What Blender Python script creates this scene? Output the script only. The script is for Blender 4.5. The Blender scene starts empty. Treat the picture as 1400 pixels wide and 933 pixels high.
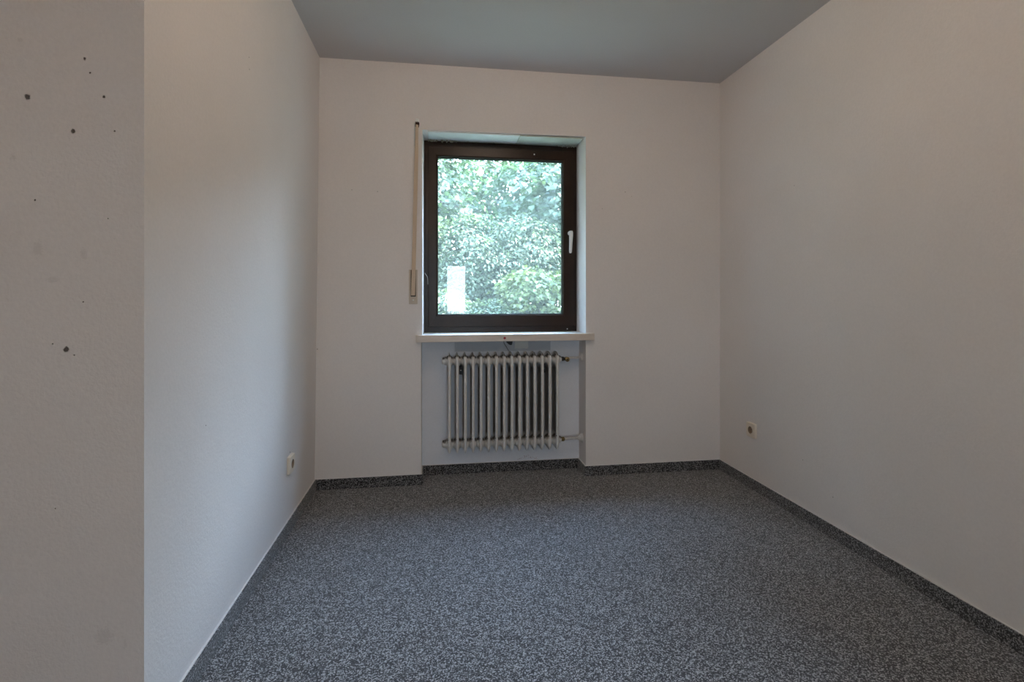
import bpy, bmesh, math, random
import numpy as np
from mathutils import Vector, Matrix

scene = bpy.context.scene
C = scene.collection

# ------------------------------------------------------------------ camera
F_PX, W_PX, H_PX, HORIZON = 701.0, 1400.0, 933.0, 404.5
CAM_Z = 1.077
YAW = math.atan(103.0 / 701.0)
cam_d = bpy.data.cameras.new('camera')
cam = bpy.data.objects.new('camera', cam_d)
C.objects.link(cam)
cam_d.sensor_width = 36.0
cam_d.lens = 36.0 * F_PX / W_PX
cam_d.shift_y = -(H_PX / 2 - HORIZON) / W_PX
cam_d.clip_start = 0.02
cam_d.clip_end = 300
cam.location = (0, 0, CAM_Z)
cam.rotation_euler = (math.pi / 2, 0, -YAW)
scene.camera = cam

# ------------------------------------------------------------------ sky
SKY = 24.0
world = bpy.data.worlds.new('sky')
scene.world = world
world.use_nodes = True
wn = world.node_tree
wn.nodes.clear()
wo = wn.nodes.new('ShaderNodeOutputWorld')
bg = wn.nodes.new('ShaderNodeBackground')
tc = wn.nodes.new('ShaderNodeTexCoord')
sx = wn.nodes.new('ShaderNodeSeparateXYZ')
rp = wn.nodes.new('ShaderNodeValToRGB')
rp.color_ramp.elements[0].position = 0.0
rp.color_ramp.elements[0].color = (0.74, 0.88, 1.0, 1)
rp.color_ramp.elements[1].position = 1.0
rp.color_ramp.elements[1].color = (0.33, 0.58, 1.0, 1)
wn.links.new(tc.outputs['Generated'], sx.inputs[0])
wn.links.new(sx.outputs['Z'], rp.inputs[0])
wn.links.new(rp.outputs[0], bg.inputs['Color'])
bg.inputs['Strength'].default_value = SKY
wn.links.new(bg.outputs[0], wo.inputs[0])

# ------------------------------------------------------------------ sun, high over the right-hand side of the house
SUN = 40.0
sun_d = bpy.data.lights.new('sun', 'SUN')
sun_d.energy = SUN
sun_d.color = (1.0, 0.96, 0.88)
sun_d.angle = math.radians(0.6)
sun = bpy.data.objects.new('sun', sun_d)
C.objects.link(sun)
sun.location = (20, 4, 20)
sun.rotation_euler = Vector((0.66, -0.02, 0.75)).to_track_quat('Z', 'Y').to_euler()

# ------------------------------------------------------------------ exposure / sampling
vs = scene.view_settings
vs.view_transform = 'Standard'
vs.look = 'None'
vs.exposure = 0.45
vs.gamma = 1.0
vs.use_curve_mapping = False
cy = scene.cycles
cy.use_denoising = True
cy.max_bounces = 16
cy.diffuse_bounces = 8
cy.transparent_max_bounces = 16
cy.sample_clamp_indirect = 8.0
cy.caustics_reflective = False
cy.caustics_refractive = False

LAMP_POWER = 205.0       # emission strength of the room's ceiling bulb
HALL_FILL_POWER = 430.0       # unseen bulb added behind the camera as fill, stronger

# daylight portals: sampling hints in the two window openings, they give off no light themselves
def portal(name, loc, sx_, sy_, rot):
    l = bpy.data.lights.new(name, 'AREA')
    l.shape = 'RECTANGLE'
    l.size, l.size_y = sx_, sy_
    l.cycles.is_portal = True
    o = bpy.data.objects.new(name, l)
    C.objects.link(o)
    o.location = loc
    o.rotation_euler = rot
    return o

# ------------------------------------------------------------------ dimensions (metres)
ROOM_H = 2.40
YB = 2.971                # face of the window wall
XR = 1.745                # face of the right wall
XL_T, XL_B = -0.6426, -0.6698   # left wall leans a little: top / bottom
YN_T, YN_B = 1.245, 1.2976      # outer corner of the left wall: top / bottom
X_HALL = -2.4
Y_REAR = -3.0
OPL, OPR = -0.088, 0.883  # niche
WL = -0.0812              # left edge of the window opening
OPT = 2.026               # top of opening
SILL_T, SILL_B = 0.853, 0.813
Y_NICHE = YB + 0.150      # back of the radiator niche
Y_FRAME = YB + 0.165      # room face of the window frame
Y_OUT = YB + 0.34         # outside face of the house wall
Y_GLASS = Y_FRAME + 0.03

# ------------------------------------------------------------------ node helpers
def new_mat(name):
    m = bpy.data.materials.new(name)
    m.use_nodes = True
    nt = m.node_tree
    b = nt.nodes['Principled BSDF']
    return m, nt, b

def mapped_coord(nt, scale=(1, 1, 1)):
    t = nt.nodes.new('ShaderNodeTexCoord')
    mp = nt.nodes.new('ShaderNodeMapping')
    mp.inputs['Scale'].default_value = scale
    nt.links.new(t.outputs['Object'], mp.inputs[0])
    return mp.outputs[0]

def noise(nt, co, scale, detail=3, rough=0.5):
    n = nt.nodes.new('ShaderNodeTexNoise')
    n.inputs['Scale'].default_value = scale
    n.inputs['Detail'].default_value = detail
    n.inputs['Roughness'].default_value = rough
    nt.links.new(co, n.inputs['Vector'])
    return n.outputs['Fac']

def ramp(nt, fac, stops):
    r = nt.nodes.new('ShaderNodeValToRGB')
    e = r.color_ramp.elements
    while len(e) < len(stops):
        e.new(0.5)
    for i, (p, c) in enumerate(stops):
        e[i].position = p
        e[i].color = (c[0], c[1], c[2], 1) if not isinstance(c, (int, float)) else (c, c, c, 1)
    nt.links.new(fac, r.inputs[0])
    return r.outputs[0]

def mixc(nt, fac, a, b, mode='MIX'):
    m = nt.nodes.new('ShaderNodeMix')
    m.data_type = 'RGBA'
    m.blend_type = mode
    for sock, v in ((m.inputs[0], fac), (m.inputs[6], a), (m.inputs[7], b)):
        if hasattr(v, 'links') or isinstance(v, bpy.types.NodeSocket):
            nt.links.new(v, sock)
        elif isinstance(v, (int, float)):
            sock.default_value = v
        else:
            sock.default_value = (v[0], v[1], v[2], 1)
    return m.outputs[2]

def mth(nt, op, a, b=None):
    m = nt.nodes.new('ShaderNodeMath')
    m.operation = op
    for i, v in enumerate((a, b)):
        if v is None:
            continue
        if isinstance(v, bpy.types.NodeSocket):
            nt.links.new(v, m.inputs[i])
        else:
            m.inputs[i].default_value = v
    return m.outputs[0]

def bump(nt, b, height, strength, dist):
    n = nt.nodes.new('ShaderNodeBump')
    n.inputs['Strength'].default_value = strength
    n.inputs['Distance'].default_value = dist
    nt.links.new(height, n.inputs['Height'])
    nt.links.new(n.outputs[0], b.inputs['Normal'])

def spots(nt, pts, jag=0.35, flat='y'):
    """mask (0..1) of small marks at the given object-space points: (x, y, z, rx, rz)"""
    t = nt.nodes.new('ShaderNodeTexCoord')
    co = t.outputs['Object']
    nz = nt.nodes.new('ShaderNodeTexNoise')
    nz.inputs['Scale'].default_value = 260
    nz.inputs['Detail'].default_value = 2
    nt.links.new(co, nz.inputs['Vector'])
    acc = None
    for (x, y, z, rx, rz) in pts:
        s = nt.nodes.new('ShaderNodeVectorMath')
        s.operation = 'SUBTRACT'
        nt.links.new(co, s.inputs[0])
        s.inputs[1].default_value = (x, y, z)
        m = nt.nodes.new('ShaderNodeVectorMath')
        m.operation = 'MULTIPLY'
        nt.links.new(s.outputs[0], m.inputs[0])
        m.inputs[1].default_value = (0 if flat == 'x' else 1 / rx, 0 if flat == 'y' else 1 / rx, 1 / rz)
        l = nt.nodes.new('ShaderNodeVectorMath')
        l.operation = 'LENGTH'
        nt.links.new(m.outputs[0], l.inputs[0])
        d = mth(nt, 'ADD', l.outputs['Value'], mth(nt, 'MULTIPLY', mth(nt, 'SUBTRACT', nz.outputs['Fac'], 0.5), jag * 4))
        mr = nt.nodes.new('ShaderNodeMapRange')
        mr.interpolation_type = 'SMOOTHSTEP'
        mr.inputs['From Min'].default_value = 0.55
        mr.inputs['From Max'].default_value = 1.15
        mr.inputs['To Min'].default_value = 1
        mr.inputs['To Max'].default_value = 0
        nt.links.new(d, mr.inputs['Value'])
        acc = mr.outputs[0] if acc is None else mth(nt, 'MAXIMUM', acc, mr.outputs[0])
    return acc

# ------------------------------------------------------------------ materials
def wall_material(name, col, holes=None, stains=None, grain=1.0, flat='y'):
    m, nt, b = new_mat(name)
    co = mapped_coord(nt)
    big = noise(nt, co, 1.6, 4, 0.55)
    fine = noise(nt, co, 120, 4, 0.6)
    mid = noise(nt, co, 28, 3, 0.5)
    c = mixc(nt, ramp(nt, big, [(0.3, 0.0), (0.7, 1.0)]), [v * 0.965 for v in col], [min(1, v * 1.02) for v in col])
    c = mixc(nt, ramp(nt, fine, [(0.35, 0.0), (0.75, 1.0)]), c, mixc(nt, 1.0, c, (0.95, 0.95, 0.95), 'MULTIPLY'))
    h = mth(nt, 'ADD', mth(nt, 'MULTIPLY', fine, 0.6), mth(nt, 'MULTIPLY', mid, 0.5))
    if stains:
        s = spots(nt, stains, 0.5, flat)
        c = mixc(nt, mth(nt, 'MULTIPLY', s, 0.15), c, (0.35, 0.31, 0.28))
    if holes:
        s = spots(nt, holes, 0.35, flat)
        c = mixc(nt, mth(nt, 'MULTIPLY', s, 0.88), c, (0.10, 0.075, 0.055))
        h = mth(nt, 'SUBTRACT', h, mth(nt, 'MULTIPLY', s, 2.5))
    nt.links.new(c, b.inputs['Base Color'])
    b.inputs['Roughness'].default_value = 0.85
    b.inputs['Specular IOR Level'].default_value = 0.25
    bump(nt, b, h, 0.35 * grain, 0.0022)
    return m

WALLC = (0.80, 0.765, 0.735)
near_holes = [(-0.8863, 1.28, 1.5128, .0050, .0062), (-0.7973, 1.28, 1.4422, .0038, .0048), (-0.7721, 1.28, 1.6031, .0028, .0028),
              (-0.7617, 1.28, 1.5724, .0022, .0022), (-0.7348, 1.28, 1.5212, .0030, .0030), (-0.8179, 1.28, 0.9567, .0052, .0060),
              (-0.7138, 1.28, 1.4461, .0020, .0020), (-0.7825, 1.28, 1.0631, .0017, .0017), (-0.8747, 1.28, 1.2875, .0019, .0019),
              (-0.802, 1.28, 0.944, .0014, .0014), (-0.8450, 1.28, 0.970, .0015, .0015),
              (-0.73, 1.28, 1.25, .0014, .0014), (-0.845, 1.28, 0.60, .0016, .0016)]
near_stains = [(-0.8704, 1.28, 1.1819, .010, .020), (-0.899, 1.28, 1.6352, .006, .006), (-0.8427, 1.28, 1.1121, .014, .007),
               (-0.78, 1.28, 1.17, .007, .014), (-0.9164, 1.28, 1.38, .006, .006), (-0.75, 1.28, 0.3, .02, .02), (-0.7063, 1.28, 0.2777, .004, .013), (-0.7063, 1.28, 0.2777, .004, .013)]
left_holes = [(-.656, 2.4744, .359, .0055, .0030), (-.645, 1.905, 1.91, .0020, .0022), (-.645, 1.91, 1.87, .0016, .0030),
              (-.655, 1.60, 0.70, .0020, .0020)]
right_holes = [(1.745, 2.24, .285, .0022, .0022), (1.745, 2.05, .18, .0020, .0035), (1.745, 2.30, 1.62, .002, .002)]
back_holes = [(-.47, 2.971, 1.67, .0022, .0022), (-.33, 2.971, 1.665, .0022, .0022), (1.13, 2.971, 1.705, .003, .002),
              (.985, 2.971, 1.60, .002, .002), (1.17, 2.971, 1.68, .0018, .0018), (-.655, 2.971, .78, .003, .003)]
m_wall_near = wall_material('plaster_near', WALLC, near_holes, near_stains, 4.0)
m_wall_left = wall_material('plaster_left', WALLC, left_holes, None, 1.6, flat='x')
m_wall_right = wall_material('plaster_right', WALLC, right_holes, None, 1.6, flat='x')
m_wall_back = wall_material('plaster_back', WALLC, back_holes)
m_wall = wall_material('plaster_plain', WALLC)
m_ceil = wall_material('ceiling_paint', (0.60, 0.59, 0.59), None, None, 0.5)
m_reveal = wall_material('reveal_paint', (0.80, 0.82, 0.80))
m_strip_grey = wall_material('bare_plaster', (0.60, 0.64, 0.69))
m_niche = wall_material('niche_bounce_tint', (0.84, 0.87, 0.92))  # wall colour lightened and cooled to hold the blue floor bounce

def carpet_material(name, k=1.0):
    m, nt, b = new_mat(name)
    co = mapped_coord(nt)
    v = nt.nodes.new('ShaderNodeTexVoronoi')
    v.inputs['Scale'].default_value = 300
    v.inputs['Randomness'].default_value = 1.0
    nt.links.new(co, v.inputs['Vector'])
    sep = nt.nodes.new('ShaderNodeSeparateColor')
    nt.links.new(v.outputs['Color'], sep.inputs[0])
    n1 = noise(nt, co, 420, 2, 0.6)
    n2 = noise(nt, co, 2.2, 3, 0.5)
    f = mth(nt, 'ADD', mth(nt, 'MULTIPLY', sep.outputs[0], 0.76), mth(nt, 'MULTIPLY', n1, 0.24))
    c = ramp(nt, f, [(0.30, (0.005 * k, 0.005 * k, 0.0055 * k)), (0.45, (0.033 * k, 0.0335 * k, 0.035 * k)),
                     (0.60, (0.115 * k, 0.116 * k, 0.119 * k)), (0.76, (0.50 * k, 0.50 * k, 0.505 * k))])
    c = mixc(nt, 1.0, c, ramp(nt, n2, [(0.3, 0.90), (0.7, 1.0)]), 'MULTIPLY')
    nt.links.new(c, b.inputs['Base Color'])
    b.inputs['Roughness'].default_value = 0.95
    b.inputs['Specular IOR Level'].default_value = 0.2
    b.inputs['Sheen Weight'].default_value = 0.3
    b.inputs['Sheen Roughness'].default_value = 0.6
    h = mth(nt, 'ADD', mth(nt, 'MULTIPLY', v.outputs['Distance'], -0.6), n1)
    bump(nt, b, h, 0.55, 0.003)
    return m

m_carpet = carpet_material('grey_carpet', 0.86)
m_skirt = carpet_material('grey_carpet_strip', 0.66)

def simple(name, col, rough=0.5, metal=0.0, spec=0.5, var=0.06, bscale=80, bstr=0.05):
    m, nt, b = new_mat(name)
    co = mapped_coord(nt)
    n = noise(nt, co, bscale, 3, 0.55)
    c = mixc(nt, ramp(nt, n, [(0.3, 0.0), (0.7, 1.0)]), [v * (1 - var) for v in col], [min(1, v * (1 + var)) for v in col])
    nt.links.new(c, b.inputs['Base Color'])
    b.inputs['Roughness'].default_value = rough
    b.inputs['Metallic'].default_value = metal
    b.inputs['Specular IOR Level'].default_value = spec
    bump(nt, b, n, bstr, 0.001)
    return m

m_cap = simple('cap_strip_plastic', (0.72, 0.70, 0.68), 0.6)
m_handle = simple('handle_white', (0.80, 0.79, 0.76), 0.3)
m_socket = simple('socket_cream', (0.78, 0.70, 0.58), 0.35, var=0.02)
m_socket_in = simple('socket_inside', (0.30, 0.22, 0.15), 0.5)
m_black = simple('black_metal', (0.012, 0.012, 0.014), 0.5)
m_steel = simple('screw_steel', (0.72, 0.72, 0.70), 0.3, 0.9)
m_brass = simple('old_brass', (0.30, 0.22, 0.10), 0.35, 0.9, var=0.3)
m_pipe = simple('pipe_paint', (0.68, 0.66, 0.63), 0.4, var=0.1)
m_strap = simple('strap_beige', (0.62, 0.50, 0.37), 0.9, var=0.12, bscale=400, bstr=0.3)
m_plate = simple('winder_beige', (0.56, 0.49, 0.40), 0.45, var=0.05)
m_board = simple('lid_board_paint', (0.72, 0.76, 0.75), 0.6, var=0.08, bscale=14)
m_board2 = simple('lid_board_aged', (0.52, 0.56, 0.50), 0.7, var=0.14, bscale=10)
m_crumb = simple('crumbled_plaster', (0.36, 0.34, 0.27), 0.95, var=0.4, bscale=60, bstr=0.8)
m_gasket = simple('gasket_black', (0.02, 0.03, 0.028), 0.5)
m_red = simple('red_mark', (0.35, 0.02, 0.03), 0.6)
m_white_flake = simple('paint_flake', (0.85, 0.86, 0.86), 0.5)
m_cable = simple('cable_dark', (0.05, 0.06, 0.07), 0.6)
m_ground = simple('garden_soil_grass', (0.07, 0.085, 0.06), 1.0, spec=0.1, var=0.5, bscale=3)

def wood_material():
    m, nt, b = new_mat('dark_brown_window_wood')
    co = mapped_coord(nt, (1, 1, 1))
    n = noise(nt, co, 5, 4, 0.6)
    n2 = noise(nt, mapped_coord(nt, (60, 60, 60)), 2.2, 4, 0.7)
    c = mixc(nt, ramp(nt, n, [(0.3, 0.0), (0.7, 1.0)]), (0.020, 0.011, 0.0075), (0.032, 0.017, 0.011))
    c = mixc(nt, ramp(nt, n2, [(0.55, 0.0), (0.8, 1.0)]), c, (0.045, 0.027, 0.018))
    nt.links.new(c, b.inputs['Base Color'])
    b.inputs['Roughness'].default_value = 0.24
    b.inputs['Specular IOR Level'].default_value = 0.22
    bump(nt, b, n2, 0.45, 0.0012)
    return m
m_wood = wood_material()

def sill_material():
    m, nt, b = new_mat('pale_stone_sill')
    co = mapped_coord(nt, (0.6, 3, 3))
    n = noise(nt, co, 14, 5, 0.6)
    n2 = noise(nt, co, 3, 4, 0.6)
    c = ramp(nt, n, [(0.3, (0.60, 0.53, 0.45)), (0.55, (0.70, 0.63, 0.55)), (0.75, (0.76, 0.70, 0.62))])
    c = mixc(nt, ramp(nt, n2, [(0.45, 0.0), (0.65, 0.5)]), c, (0.62, 0.52, 0.42))
    nt.links.new(c, b.inputs['Base Color'])
    b.inputs['Roughness'].default_value = 0.35
    return m
m_sill = sill_material()

def radiator_material():
    m, nt, b = new_mat('radiator_enamel')
    co = mapped_coord(nt)
    n = noise(nt, co, 60, 4, 0.6)
    n2 = noise(nt, co, 9, 3, 0.6)
    base = mixc(nt, ramp(nt, n2, [(0.3, 0.0), (0.7, 1.0)]), (0.70, 0.69, 0.665), (0.78, 0.77, 0.745))
    # old dust and soot lying on the upward faces
    g = nt.nodes.new('ShaderNodeNewGeometry')
    s = nt.nodes.new('ShaderNodeSeparateXYZ')
    nt.links.new(g.outputs['Normal'], s.inputs[0])
    d = mth(nt, 'ADD', s.outputs['Z'], mth(nt, 'MULTIPLY', mth(nt, 'SUBTRACT', n, 0.5), 0.9))
    dust = ramp(nt, d, [(0.30, 0.0), (0.62, 1.0)])
    c = mixc(nt, dust, base, mixc(nt, n, (0.035, 0.032, 0.026), (0.10, 0.085, 0.06)))
    # shade of the gaps between the sections, painted dark onto the inner flanks
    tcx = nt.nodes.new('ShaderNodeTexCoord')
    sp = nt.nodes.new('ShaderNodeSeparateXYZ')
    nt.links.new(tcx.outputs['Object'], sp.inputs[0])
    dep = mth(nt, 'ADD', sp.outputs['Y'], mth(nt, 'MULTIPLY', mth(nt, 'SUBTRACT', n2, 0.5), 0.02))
    gap_shade = mth(nt, 'MULTIPLY', ramp(nt, mth(nt, 'MULTIPLY', mth(nt, 'ADD', dep, 0.06), 10.0), [(0.06, 0.0), (0.22, 1.0)]),
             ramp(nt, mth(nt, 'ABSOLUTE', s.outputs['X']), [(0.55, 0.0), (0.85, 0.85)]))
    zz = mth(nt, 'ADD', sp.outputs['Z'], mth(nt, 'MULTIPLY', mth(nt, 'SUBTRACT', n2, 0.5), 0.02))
    gap_shade = mth(nt, 'MULTIPLY', gap_shade, ramp(nt, zz, [(0.085, 0.0), (0.105, 1.0), (0.485, 1.0), (0.505, 0.0)]))
    c = mixc(nt, gap_shade, c, (0.10, 0.10, 0.085))
    chips = ramp(nt, noise(nt, co, 45, 2, 0.4), [(0.735, 0.0), (0.75, 1.0)])
    c = mixc(nt, chips, c, (0.06, 0.06, 0.07))
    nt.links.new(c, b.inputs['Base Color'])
    b.inputs['Roughness'].default_value = 0.38
    return m
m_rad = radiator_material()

def glass_material(name, film):
    m = bpy.data.materials.new(name)
    m.use_nodes = True
    nt = m.node_tree
    nt.nodes.clear()
    out = nt.nodes.new('ShaderNodeOutputMaterial')
    tr = nt.nodes.new('ShaderNodeBsdfTransparent')
    tr.inputs[0].default_value = (0.94, 0.97, 0.965, 1)
    gl = nt.nodes.new('ShaderNodeBsdfGlossy')
    gl.inputs['Roughness'].default_value = 0.004
    fr = nt.nodes.new('ShaderNodeFresnel')
    fr.inputs['IOR'].default_value = 1.5
    mx = nt.nodes.new('ShaderNodeMixShader')
    nt.links.new(fr.outputs[0], mx.inputs[0])
    nt.links.new(tr.outputs[0], mx.inputs[1])
    nt.links.new(gl.outputs[0], mx.inputs[2])
    # thin pale translucent film over the pane, uneven by noise
    tl = nt.nodes.new('ShaderNodeBsdfTranslucent')
    tl.inputs[0].default_value = (0.90, 0.94, 0.80, 1)
    co = mapped_coord(nt)
    n = noise(nt, co, 6, 4, 0.6)
    f = mth(nt, 'MULTIPLY', mth(nt, 'ADD', mth(nt, 'MULTIPLY', n, 0.5), 0.75), film)
    m2 = nt.nodes.new('ShaderNodeMixShader')
    nt.links.new(f, m2.inputs[0])
    nt.links.new(mx.outputs[0], m2.inputs[1])
    nt.links.new(tl.outputs[0], m2.inputs[2])
    nt.links.new(m2.outputs[0], out.inputs[0])
    return m
m_glass = glass_material('window_glass', 0.062)

def leaf_material(name, dark, light, trans=0.35, rough=0.5):
    m = bpy.data.materials.new(name)
    m.use_nodes = True
    nt = m.node_tree
    b = nt.nodes['Principled BSDF']
    out = nt.nodes['Material Output']
    g = nt.nodes.new('ShaderNodeNewGeometry')
    c = ramp(nt, g.outputs['Random Per Island'], [(0.0, dark), (1.0, light)])
    nt.links.new(c, b.inputs['Base Color'])
    b.inputs['Roughness'].default_value = rough
    b.inputs['Specular IOR Level'].default_value = 0.45
    tl = nt.nodes.new('ShaderNodeBsdfTranslucent')
    nt.links.new(mixc(nt, 1.0, c, (1.0, 1.25, 0.7), 'MULTIPLY'), tl.inputs[0])
    mx = nt.nodes.new('ShaderNodeMixShader')
    mx.inputs[0].default_value = trans
    nt.links.new(b.outputs[0], mx.inputs[1])
    nt.links.new(tl.outputs[0], mx.inputs[2])
    nt.links.new(mx.outputs[0], out.inputs[0])
    return m
LK = 0.74
def lk(*c): return tuple(v * LK for v in c)
m_leaf_shrub = leaf_material('leaf_shrub', lk(.05, .08, .046), lk(.155, .205, .13))
m_leaf_maple = leaf_material('leaf_maple', lk(.045, .08, .05), lk(.10, .155, .105))
m_leaf_yellow = leaf_material('leaf_yellow_green', lk(.065, .10, .045), lk(.17, .21, .075))
m_leaf_dark = leaf_material('leaf_dark', lk(.03, .05, .034), lk(.07, .105, .07))
m_bark = simple('bark', (0.10, 0.085, 0.08), 0.9, var=0.3, bscale=25, bstr=0.6)

# ------------------------------------------------------------------ mesh helpers
def link(name, me, parent=None):
    o = bpy.data.objects.new(name, me)
    C.objects.link(o)
    if parent is not None:
        o.parent = parent
    return o

def mesh_obj(name, bm, mat, parent=None, smooth=False, loc=None):
    bmesh.ops.recalc_face_normals(bm, faces=bm.faces)
    me = bpy.data.meshes.new(name)
    bm.to_mesh(me)
    bm.free()
    me.materials.append(mat)
    if smooth:
        me.shade_smooth()
    o = link(name, me, parent)
    if loc is not None:
        o.location = loc
    return o

def empty(name, loc=(0, 0, 0), parent=None):
    o = bpy.data.objects.new(name, None)
    o.empty_display_size = 0.1
    C.objects.link(o)
    o.location = loc
    if parent is not None:
        o.parent = parent
    return o

def tag(o, label=None, cat=None, group=None, kind=None):
    if label: o['label'] = label
    if cat: o['category'] = cat
    if group: o['group'] = group
    if kind: o['kind'] = kind
    return o

def add_box(bm, x0, x1, y0, y1, z0, z1):
    v = [bm.verts.new(p) for p in ((x0, y0, z0), (x1, y0, z0), (x1, y1, z0), (x0, y1, z0),
                                   (x0, y0, z1), (x1, y0, z1), (x1, y1, z1), (x0, y1, z1))]
    fs = [bm.faces.new([v[i] for i in f]) for f in ((0, 3, 2, 1), (4, 5, 6, 7), (0, 1, 5, 4), (1, 2, 6, 5), (2, 3, 7, 6), (3, 0, 4, 7))]
    return v, fs

def box_bm(*a, bevel=0.0, seg=2):
    bm = bmesh.new()
    add_box(bm, *a)
    if bevel:
        bmesh.ops.bevel(bm, geom=bm.edges[:], offset=bevel, segments=seg, profile=0.5, affect='EDGES')
    return bm

def add_prism(bm, bottom, top):
    """closed prism from two point rings"""
    a = [bm.verts.new(p) for p in bottom]
    b = [bm.verts.new(p) for p in top]
    n = len(a)
    bm.faces.new(a[::-1])
    bm.faces.new(b)
    for i in range(n):
        bm.faces.new((a[i], a[(i + 1) % n], b[(i + 1) % n], b[i]))

def add_tube(bm, pts, rad, seg=10, cap=True):
    pts = [Vector(p) for p in pts]
    rads = rad if isinstance(rad, (list, tuple)) else [rad] * len(pts)
    rings = []
    up = None
    for i, p in enumerate(pts):
        d = (pts[min(i + 1, len(pts) - 1)] - pts[max(i - 1, 0)]).normalized()
        ref = Vector((0, 0, 1)) if abs(d.z) < 0.9 else Vector((1, 0, 0))
        if up is None:
            up = d.cross(ref).normalized()
        up = (up - d * up.dot(d)).normalized()
        w = d.cross(up)
        rings.append([bm.verts.new(p + (up * math.cos(2 * math.pi * k / seg) + w * math.sin(2 * math.pi * k / seg)) * rads[i]) for k in range(seg)])
    for a, b in zip(rings, rings[1:]):
        for k in range(seg):
            bm.faces.new((a[k], a[(k + 1) % seg], b[(k + 1) % seg], b[k]))
    if cap:
        bm.faces.new(rings[0][::-1])
        bm.faces.new(rings[-1])

def add_lathe(bm, prof, axis='x', seg=24, origin=(0, 0, 0)):
    """prof: list of (t along axis, radius)"""
    o = Vector(origin)
    rings = []
    for t, r in prof:
        ring = []
        for k in range(seg):
            a = 2 * math.pi * k / seg
            c, s = math.cos(a) * r, math.sin(a) * r
            p = {'x': (t, c, s), 'y': (c, t, s), 'z': (c, s, t)}[axis]
            ring.append(bm.verts.new(o + Vector(p)))
        rings.append(ring)
    for a, b in zip(rings, rings[1:]):
        for k in range(seg):
            bm.faces.new((a[k], a[(k + 1) % seg], b[(k + 1) % seg], b[k]))
    bm.faces.new(rings[0])
    bm.faces.new(rings[-1][::-1])

# ------------------------------------------------------------------ room shell
def struct(o, label=None, cat=None):
    o['kind'] = 'structure'
    if label: o['label'] = label
    if cat: o['category'] = cat
    return o

bm = box_bm(X_HALL - .2, XR + .2, Y_REAR - .2, Y_NICHE, -0.15, 0.0)
struct(mesh_obj('floor', bm, m_carpet), 'dark grey speckled loop pile carpet covering the whole floor', 'floor')
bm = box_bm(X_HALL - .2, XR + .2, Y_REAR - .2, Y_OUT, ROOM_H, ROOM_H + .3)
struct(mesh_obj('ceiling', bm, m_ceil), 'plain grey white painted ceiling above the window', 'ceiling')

def lean(x_t, x_b, z):  # position along the leaning wall
    return x_b + (x_t - x_b) * z / ROOM_H

# left wall and the wall that faces the camera meet at a mitred outer corner
bm = bmesh.new()
add_prism(bm, [(XL_B, YN_B, 0), (XL_B, YB, 0), (X_HALL, YB, 0)], [(XL_T, YN_T, ROOM_H), (XL_T, YB, ROOM_H), (X_HALL, YB, ROOM_H)])
struct(mesh_obj('wall_left', bm, m_wall_left), 'off-white plaster wall on the left with a power socket near the floor', 'wall')
bm = bmesh.new()
add_prism(bm, [(XL_B, YN_B, 0), (X_HALL, YB, 0), (X_HALL, YN_B, 0)], [(XL_T, YN_T, ROOM_H), (X_HALL, YB, ROOM_H), (X_HALL, YN_T, ROOM_H)])
struct(mesh_obj('wall_near_left', bm, m_wall_near), 'darker off-white wall face at the left edge with small drill holes', 'wall')

bm = box_bm(XR, XR + .2, Y_REAR, YB, 0, ROOM_H)
struct(mesh_obj('wall_right', bm, m_wall_right), 'long off-white plaster wall on the right with a cream socket', 'wall')

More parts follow.
